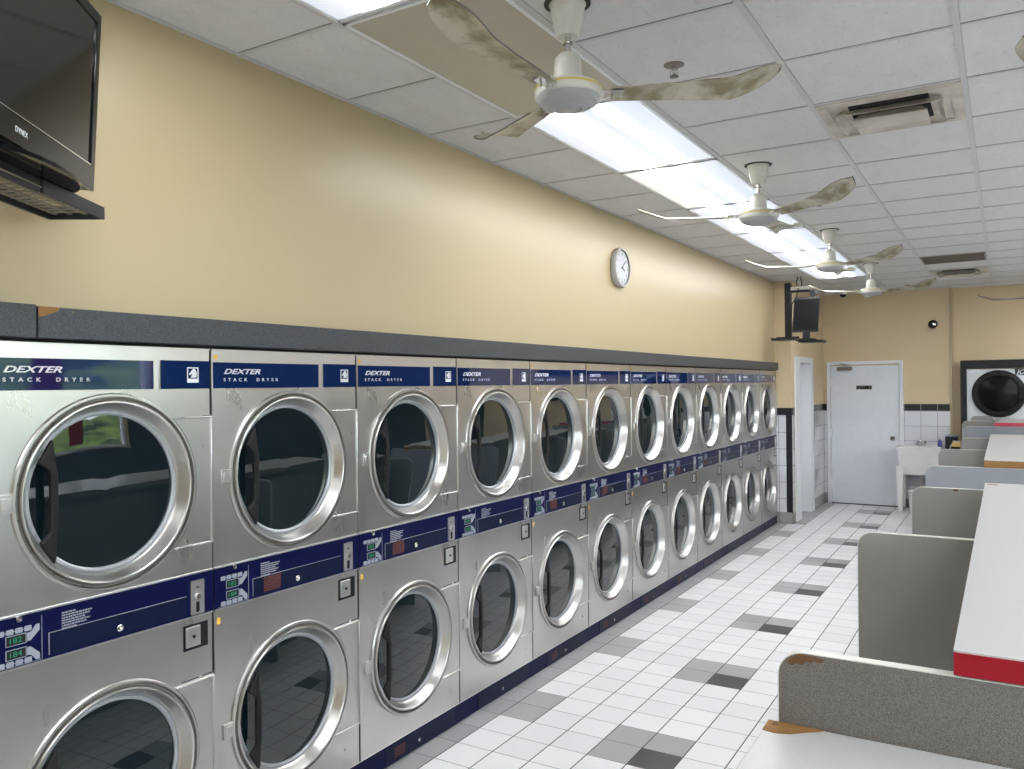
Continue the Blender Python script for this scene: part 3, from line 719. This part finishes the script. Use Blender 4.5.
fl = [((1.245, 2.418), 27, 'nearest white three bladed ceiling fan, its blades crossing the lit panels'), ((1.261, 4.800), -35, 'second ceiling fan, small and right of the wall clock'),
      ((1.240, 7.180), -34, 'third ceiling fan, above and right of the hanging far television'), ((1.258, 9.480), -24, 'farthest ceiling fan of the row, before the back wall'),
      ((2.90, 11.35), 180, 'ceiling fan at the right edge of the photo, only its tip showing'), ((2.975, 3.43), 230, 'fan at the upper right edge, only one blade tip showing')]
for i, (c, a, lab) in enumerate(fl):
    r = fan if i == 0 else copy_tree(fan)
    r.location = (c[0], c[1], CE); r.rotation_euler = (0, 0, math.radians(a)); r['label'] = lab

# ------------------------------------------------------------------ sprinklers, vents, cameras
def sprinkler(x, y, label):
    r = thing('sprinkler', (x, y, CE), label, 'sprinkler', 'ceiling sprinkler heads')
    MB().lathe([(.001, -.004), (.030, -.006), (.040, -.003), (.041, -.0006)], n=24).build('escutcheon', 'grille', r)
    MB().lathe([(.010, -.004), (.011, -.020), (.007, -.024), (.006, -.038)], n=12).tube([(.013, 0, -.020), (.016, 0, -.034), (.004, 0, -.046)], .002, 6).tube([(-.013, 0, -.020), (-.016, 0, -.034), (-.004, 0, -.046)], .002, 6).build('nozzle', 'chrome', r)
    MB().lathe([(.0005, -.044), (.018, -.046), (.018, -.048), (.0005, -.049)], n=16).build('deflector', 'vent_dark', r)
sprinkler(1.364, 3.109, 'round sprinkler head in the ceiling right of the nearest fan')
sprinkler(1.39, 5.93, 'sprinkler head below the blade of the second fan')
sprinkler(1.387, 11.885, 'tiny sprinkler head on the ceiling near the back wall')
def ringbox(mb, a, b, w, z0, z1, cx=0, cy=0):
    mb.box(cx - a, cx + a, cy - b, cy - b + w, z0, z1).box(cx - a, cx + a, cy + b - w, cy + b, z0, z1).box(cx - a, cx - a + w, cy - b + w, cy + b - w, z0, z1).box(cx + a - w, cx + a, cy - b + w, cy + b - w, z0, z1)
def frustum(mb, a0, b0, z0, a1, b1, z1, cy0=0, cy1=0):
    vs = [(-a0, cy0 - b0, z0), (a0, cy0 - b0, z0), (a0, cy0 + b0, z0), (-a0, cy0 + b0, z0), (-a1, cy1 - b1, z1), (a1, cy1 - b1, z1), (a1, cy1 + b1, z1), (-a1, cy1 + b1, z1)]
    mb.add(vs, [(0, 1, 5, 4), (1, 2, 6, 5), (2, 3, 7, 6), (3, 0, 4, 7)])
def diffuser(ix, k, label):
    x0 = GX + ix * PX + PX / 2; y0 = GY + PY * k + PY / 2
    r = thing('air_vent', (x0, y0, CE), label, 'air vent', 'square ceiling air diffusers')
    a, b = PX / 2 - .010, PY / 2 - .008
    f = MB(); ringbox(f, a, b, .045, -.008, -.001); f.build('frame', 'vent', r)
    c = MB(); c.box(-a + .045, a - .045, -b + .045, b - .045, -.004, -.0011); c.build('throat', 'vent', r)
    c = MB().box(-.165, .165, -.20, .240, -.0084, -.0012); c.build('duct_opening', 'gap', r)
    for (p, q, z, s_) in ((.222, .172, -.034, .030), (.155, .128, -.050, .026)):
        c = MB(); frustum(c, p, q, z, p - s_, q - s_, z + .028); ringbox(c, p, q, .006, z - .002, z)
        c.build('louver', 'vent', r)
    MB().box(-.150, .150, -.124, .124, -.053, -.050).build('centre_plate', 'vent', r, bevel=.002)
    return r
diffuser(2, 3, 'large square air diffuser in the ceiling near the top right')
diffuser(2, 14, 'small far air diffuser with a black opening, close to the back wall')  # same build and black opening as the near diffuser
x0 = GX + 2 * PX + PX / 2; y0 = GY + PY * 12 + PY / 2
r = thing('return_grille', (x0, y0, CE), 'flat brown return air grille just before the farthest diffuser', 'air vent')
f = MB(); ringbox(f, PX / 2 - .012, PY / 2 - .010, .018, -.009, -.0012); f.build('frame', 'grille', r)
f = MB()
for i in range(20): f.obox((0, -.255 + i * .0268, -.005), (1, 0, 0), (0, .8, .6), (0, -.6, .8), PX / 2 - .03, .011, .0012)
f.build('louver', 'grille', r)
MB().box(-PX / 2 + .03, PX / 2 - .03, -PY / 2 + .03, PY / 2 - .03, -.0016, -.0012).build('duct_opening', 'vent_dark', r)

r = thing('security_camera', (1.640, YF - .012, 2.535), 'round black security camera high on the back wall with a trailing cable', 'camera')
MB().lathe([(.050, 0), (.058, -.012), (.058, -.040), (.050, -.058), (.030, -.066), (.0005, -.068)], (0, 0, 0), 'y', 28).build('dome', 'black', r)
MB().lathe([(.018, -.060), (.020, -.078), (.0005, -.080)], (.022, 0, -.004), 'y', 16).build('lens', 'chrome', r)
MB().tube([(.05, -.006, .012), (.10, -.004, .03), (.15, -.004, .09), (.18, -.004, .18), (.188, -.004, .30), (.215, -.004, .36), (.225, -.004, .40), (.20, -.004, .47)], .004, 6).build('cable', 'lam_edge', r)
r = thing('dome_camera', (.52, 12.36, CE), 'small black dome camera on the ceiling near the back wall', 'camera')
MB().lathe([(.055, 0), (.055, -.022), (.045, -.026)], n=24).build('base', 'plastic_white', r)
MB().lathe([(.044, -.026), (.040, -.046), (.026, -.062), (.0005, -.068)], n=24).build('dome', 'black', r)

# ------------------------------------------------------------------ wall clock
r = thing('wall_clock', (0.0, 5.660, 2.632), 'round white wall clock high on the yellow wall', 'clock')
R_ = .148
MB().lathe([(.10, .001), (R_ - .010, .001), (R_, .006), (R_, .034), (R_ - .004, .042), (R_ - .012, .044), (R_ - .018, .040), (R_ - .020, .030)], ax='x', n=56).build('case', 'clock_case', r)
MB().lathe([(R_ - .019, .030), (.0005, .030)], ax='x', n=48).build('face', 'clock_face', r)
MB().lathe([(R_ - .0205, .0305), (R_ - .0205, .040), (R_ - .018, .041)], ax='x', n=48).build('inner_rim', 'grille', r)
h = MB()
for a, L, w in ((50, .082, .0055), (112, .050, .0075)):
    an = math.radians(90 - a); d = Vector((0, math.cos(an), math.sin(an))); h.obox(Vector((.033, 0, 0)) + d * L * .42, d, (1, 0, 0), d.cross(Vector((1, 0, 0))), L * .58, .0008, w * .6)
h.cyl((.032, 0, 0), .006, .004, 'x', 12)
h.build('hands', 'black', r)
for k in range(12):
    a = math.radians(90 - (k + 1) * 30); s_ = str(k + 1)
    text('numeral', s_, .030, 'black', r, (lambda a: (lambda x, y, z: (.0305 + z * .3, .104 * math.cos(a) + x, .104 * math.sin(a) - .010 + y)))(a), align='CENTER', extrude=.0003)

# ------------------------------------------------------------------ near television on its shelf
TVL = .49
ang = math.radians(38)
dv = Vector((-math.sin(ang), math.cos(ang), 0)); nv = Vector((math.cos(ang), math.sin(ang), 0)); up = Vector((0, 0, 1))
tilt = math.radians(3)
def TVF(cor, dv, nv, tilt):
    n2 = (nv * math.cos(tilt) - up * math.sin(tilt)); u2 = (up * math.cos(tilt) + nv * math.sin(tilt))
    return lambda u, v, d: tuple(cor - dv * u + u2 * v + n2 * d)
corner = Vector((.150, 1.440, 2.352))          # lower far corner of the screen side
f_ = TVF(Vector((0, 0, 0)), dv, nv, tilt)
r = thing('television', tuple(corner), 'large black flat television at the top left, hung near the yellow wall', 'television')
TW, TH = .86, .525
def fr(a, b, c, d, p, q): return MB().prism([(a, c), (b, c), (b, d), (a, d)], p, q, f_)
MB().prism(rrect(TW, TH, .012, TW / 2, TH / 2), -.055, -.004, f_).build('housing', 'tv', r, bevel=.006)
fm = MB()
for q in ((0, TW, 0, .072), (0, TW, TH - .03, TH), (0, .030, .072, TH - .03), (TW - .030, TW, .072, TH - .03)): fm.prism([(q[0], q[2]), (q[1], q[2]), (q[1], q[3]), (q[0], q[3])], -.006, .006, f_)
fm.build('bezel', 'tv_gloss', r, bevel=.002)
MB().prism([(.030, .072), (TW - .030, .072), (TW - .030, TH - .030), (.030, TH - .030)], -.005, .001, f_).build('screen', 'screen', r, smooth=False)
MB().prism([(.034, .070), (TW - .034, .070), (TW - .034, .073), (.034, .073)], .001, .008, f_).build('bezel_line', 'chrome', r)
text('logo', 'DYNEX', .019, 'white_print', r, lambda x, y, z: f_(TVL - x, .030 + y, .0068 + z))
MB().prism([(.36, .0), (.50, .0), (.50, -.03), (.36, -.03)], -.045, -.015, f_).build('stand_neck', 'tv', r)
# stand base on the shelf
sb = MB(); sc = -dv * .40 + nv * -.005
sb.lathe([(.001, 0), (.150, -.004), (.165, -.010), (.160, -.018), (.001, -.018)], (0, 0, 0), 'z', 40)
sb.v = [tuple(Vector((0, 0, -.027)) + sc + (-dv) * (x * 1.45) + nv * (y * .55) + up * z) for x, y, z in sb.v]
sb.build('stand_base', 'tv_gloss', r)
# shelf
shc = Vector((.162, 1.457, 2.300))
ang2 = math.radians(33); dv2 = Vector((-math.sin(ang2), math.cos(ang2), 0)); nv2 = Vector((math.cos(ang2), math.sin(ang2), 0))
r = thing('television_shelf', tuple(shc), 'black metal tray shelf holding up the large near television', 'shelf')
def sf(u, v, d): return tuple(-dv2 * u + nv2 * v + up * d)
fm = MB()
A0, A1, B0, B1 = 0, .86, -.15, .012
for q in ((A0, .34, B1 - .006, B1 + .002), (.345, A1, B1 - .010, B1 - .004), (A0, A1, B0, B0 + .01), (A0, A0 + .01, B0, B1 - .01), (A1 - .01, A1, B0, B1 - .01)): fm.prism([(q[0], q[2]), (q[1], q[2]), (q[1], q[3]), (q[0], q[3])], -.030, .006, sf)
fm.build('rim', 'bracket', r)
fm = MB()
for i in range(24):
    u0 = A0 + .02 + i * .037
    fm.prism([(u0, B0), (u0 + .014, B0), (u0 + .014, B1 - .01), (u0, B1 - .01)], -.014, -.011, sf)
for i in range(4):
    v0 = B0 + .02 + i * .043; fm.prism([(A0, v0), (A1, v0), (A1, v0 + .012), (A0, v0 + .012)], -.017, -.014, sf)
fm.build('mesh_panel', 'mesh_metal', r)
fm = MB()
a = Vector(sf(.40, B0, -.02)); wallp = Vector((-shc.x + .004, a.y, a.z)); 
fm.obox((a + wallp) / 2, (a - wallp).normalized(), Vector((0, 0, 1)), (a - wallp).normalized().cross(Vector((0, 0, 1))), max(.01, (a - wallp).length / 2), .018, .014)
fm.box(-shc.x + .0005, -shc.x + .008, a.y - .06, a.y + .06, -.06, .02)
fm.build('wall_arm', 'bracket', r)

# ------------------------------------------------------------------ far television on a hanging bracket
r = thing('hanging_bracket', (.40, 10.12, CE), 'black hanging television bracket with two trays near the tiled corner', 'bracket')
b = MB()
b.box(-.178, -.108, -.04, .04, -.735, -.075)
b.box(.115, .160, -.03, .03, -.295, -.175)
b.box(-.108, .115, -.02, .02, -.190, -.165)
b.build('upright', 'bracket', r, bevel=.003)
MB().box(-.110, .118, -.025, .025, -.162, -.125).build('crossbar', 'steel_plate', r)
MB().tube([(-.04, 0, -.12), (-.045, 0, -.06), (-.03, 0, -.02), (-.045, 0, 0)], .006, 8).tube([(.01, 0, -.12), (.015, 0, -.07), (.0, 0, -.02), (.012, 0, 0)], .006, 8).build('hook', 'bracket', r)
MB().tube([(-.02, -.02, -.14), (-.04, -.04, -.25), (-.09, -.05, -.33), (-.10, -.05, -.50)], .007, 8).build('cable', 'black', r)
MB().box(-.315, -.045, -.16, .12, -.760, -.735).box(-.315, -.045, .11, .12, -.740, -.71).build('tray', 'bracket', r)
MB().box(.0, .265, -.16, .12, -.795, -.772).build('tray', 'bracket', r); MB().box(-.05, .02, -.05, .05, -.775, -.745).build('tray_link', 'bracket', r)
r = thing('television', (.49, 9.97, 2.255), 'small black television standing in the far hanging bracket', 'television', rz=math.radians(14))
sh = MB(); vs = []
for z, x0, x1, y in ((.09, -.160, .130, -.06), (.50, -.130, .158, -.02)):
    vs += [(x0, y, z), (x1, y, z), (x1 - .02, y + .07, z), (x0 + .02, y + .07, z)]
sh.add(vs, [(0, 1, 2, 3), (4, 5, 6, 7), (0, 1, 5, 4), (1, 2, 6, 5), (2, 3, 7, 6), (3, 0, 4, 7)]).build('housing', 'tv', r, bevel=.006)
sh = MB().add([(-.148, -.0635, .115), (.119, -.0635, .115), (.144, -.0265, .475), (-.120, -.0265, .475)], [(0, 1, 2, 3)]).build('screen', 'screen_matt', r)
MB().box(-.04, .04, -.05, .02, .02, .10).build('stand_neck', 'tv', r)
sb = MB().lathe([(.0005, .020), (.09, .018), (.12, .006), (.12, .0), (.0005, .0)], n=32); sb.v = [(x * 1.0, y * .7, z) for x, y, z in sb.v]; sb.build('stand_base', 'tv_gloss', r)

# ------------------------------------------------------------------ sink corner
r = thing('utility_sink', (1.48, 12.36, 0), 'white utility sink on legs right of the white back door', 'sink')
a, bb = .262, .215
f = MB()
frustum(f, a, bb, .87, a - .035, bb - .03, .50); frustum(f, a - .025, bb - .025, .862, a - .06, bb - .055, .52)
f.add([(-a + .035, -bb + .03, .50), (a - .035, -bb + .03, .50), (a - .035, bb - .03, .50), (-a + .035, bb - .03, .50)], [(0, 1, 2, 3)])
f.add([(-a + .06, -bb + .055, .52), (a - .06, -bb + .055, .52), (a - .06, bb - .055, .52), (-a + .06, bb - .055, .52)], [(0, 1, 2, 3)])
f.build('basin', 'plastic_white', r)
f = MB(); ringbox(f, a + .012, bb + .012, .040, .852, .878); f.build('rim', 'plastic_white', r, bevel=.006)
MB().box(-a - .004, a + .004, -bb - .006, -bb + .002, .775, .790).build('rib', 'plastic_white', r)
for sx in (-1, 1):
    for sy in (-1, 1):
        l = MB(); x1 = sx * (a - .030); y1 = sy * (bb - .03)
        l.add([(x1 - .045, y1 - .03, .62), (x1 + .045, y1 - .03, .62), (x1 + .045, y1 + .03, .62), (x1 - .045, y1 + .03, .62), (x1 + sx * .0 - .028, y1 - .02, .004), (x1 + .028, y1 - .02, .004), (x1 + .028, y1 + .02, .004), (x1 - .028, y1 + .02, .004)],
              [(0, 1, 2, 3), (4, 5, 6, 7), (0, 1, 5, 4), (1, 2, 6, 5), (2, 3, 7, 6), (3, 0, 4, 7)])
        l.build('leg', 'plastic_white', r)
fc = MB().box(-.055, .055, .160, .190, .878, .900).lathe([(.02, .900), (.018, .935), (.0005, .94)], (-.045, .175, 0), 'z', 14).lathe([(.02, .900), (.018, .935), (.0005, .94)], (.045, .175, 0), 'z', 14)
fc.tube([(0, .175, .90), (0, .17, .945), (0, .13, .960), (0, .08, .945), (0, .075, .93)], .010, 10).build('faucet', 'chrome', r)
MB().tube([(.02, .0, .50), (.02, .0, .38), (.02, .05, .34), (.02, .10, .38), (.02, .19, .38)], .020, 12).build('drain_pipe', 'lam_edge', r)

r = thing('bucket', (1.475, 12.05, 0), 'white bucket on the floor below the utility sink', 'bucket')
MB().lathe([(.0005, .004), (.095, .004), (.122, .280), (.130, .285), (.130, .298), (.118, .298), (.092, .012), (.0005, .012)], n=32).build('body', 'plastic_white', r)
MB().tube([(.128 * math.cos(q * PI / 10), -.02 - .0 * q, .28 - .10 * math.sin(q * PI / 10)) for q in range(11)], .003, 6).build('handle', 'chrome', r)

r = thing('corner_stand', (1.905, 12.365, 0), 'low white stand between the utility sink and the recess wall', 'stand')
MB().box(-.125, .125, -.215, .215, .800, .825).build('tabletop', 'plastic_white', r, bevel=.003)
for sx in (-1, 1):
    for sy in (-1, 1): MB().box(sx * .105 - .015, sx * .105 + .015, sy * .15 - .015, sy * .15 + .015, 0, .800).build('leg', 'plastic_white', r)
r = thing('soap_bottle', (1.722, 12.40, .878 - .0), 'small blue soap bottle on the rim of the utility sink', 'bottle')
r.location = (1.722, 12.30, .879)
MB().lathe([(.0005, 0), (.024, 0), (.026, .01), (.026, .065), (.018, .085), (.010, .088), (.010, .095), (.0005, .096)], n=20).build('body', 'soap', r)
MB().lathe([(.009, .095), (.009, .104), (.003, .105), (.003, .120), (.0005, .120)], n=12).box(-.020, .004, -.004, .004, .118, .124).build('pump', 'grey_button', r)
r = thing('paper_dispenser', (1.865, 12.37, .825), 'dark box with a grey lid between the soap bottle and the yellow container', 'box')
MB().box(-.078, .070, -.09, .09, 0, .190).build('body', 'bracket', r, bevel=.004)
MB().box(-.060, .080, -.09, .095, .191, .203).box(-.03, .05, -.05, .05, .203, .214).build('lid', 'grey_button', r)
r = thing('detergent_jug', (1.965, 12.14, .825), 'yellow and white container with a dark lower half behind the dividers', 'container')
r.location = (1.922, 12.19, .825)
MB().prism(rrect(.095, .062, .008, .0, .098), -.035, .035, YP).build('upper_half', 'detergent_yellow', r)
MB().prism(rrect(.085, .066, .006, .0, .033), -.034, .034, YP).build('lower_half', 'black', r)
MB().box(-.040, .050, -.033, .033, .130, .142).tube([(-.045, 0, .10), (-.066, 0, .075), (-.075, 0, .03), (-.07, 0, .005)], .010, 8).build('jug_handle', 'plastic_white', r)

# ------------------------------------------------------------------ far washer in its dark surround
struct('trim_13', MB().box(1.962, 4.6, 12.56, 12.699, 1.925, 2.030).box(1.962, 2.030, 12.56, 12.699, 0, 1.925), 'bracket', bevel=.003)
WY = 12.575
r = thing('front_load_washer', (2.46, WY, 0), 'white front-load washer with a big black round door, far right', 'washing machine')
b = MB().box(-.425, .425, .0, .120, .0, 1.910).build('cabinet', 'enamel', r, bevel=.008)
wc = (-.055, 0, 1.580)
d = MB().lathe([(.312, 0), (.312, -.018), (.296, -.042), (.268, -.052), (.246, -.050), (.236, -.030)], wc, 'y', 56).build('door', 'black', r)
MB().lathe([(.238, -.028), (.16, -.040), (.08, -.046), (.0005, -.048)], wc, 'y', 48).build('door_glass', 'dark_glass', d)
MB().box(.165, .30, -.070, -.03, 1.50, 1.66).build('handle', 'black', d, bevel=.01)
sgn = MB().box(.130, .330, -.006, 0, 1.822, 1.908).build('sign_plate', 'black', r)
text('lettering', 'JO', .085, 'white_print', sgn, lambda x, y, z: (.150 + x, -.0065 - z, 1.838 + y), shear=.25, bold=.002)
MB().box(.150, .20, -.0075, -.006, 1.830, 1.835).build('underline', 'white_print', sgn)
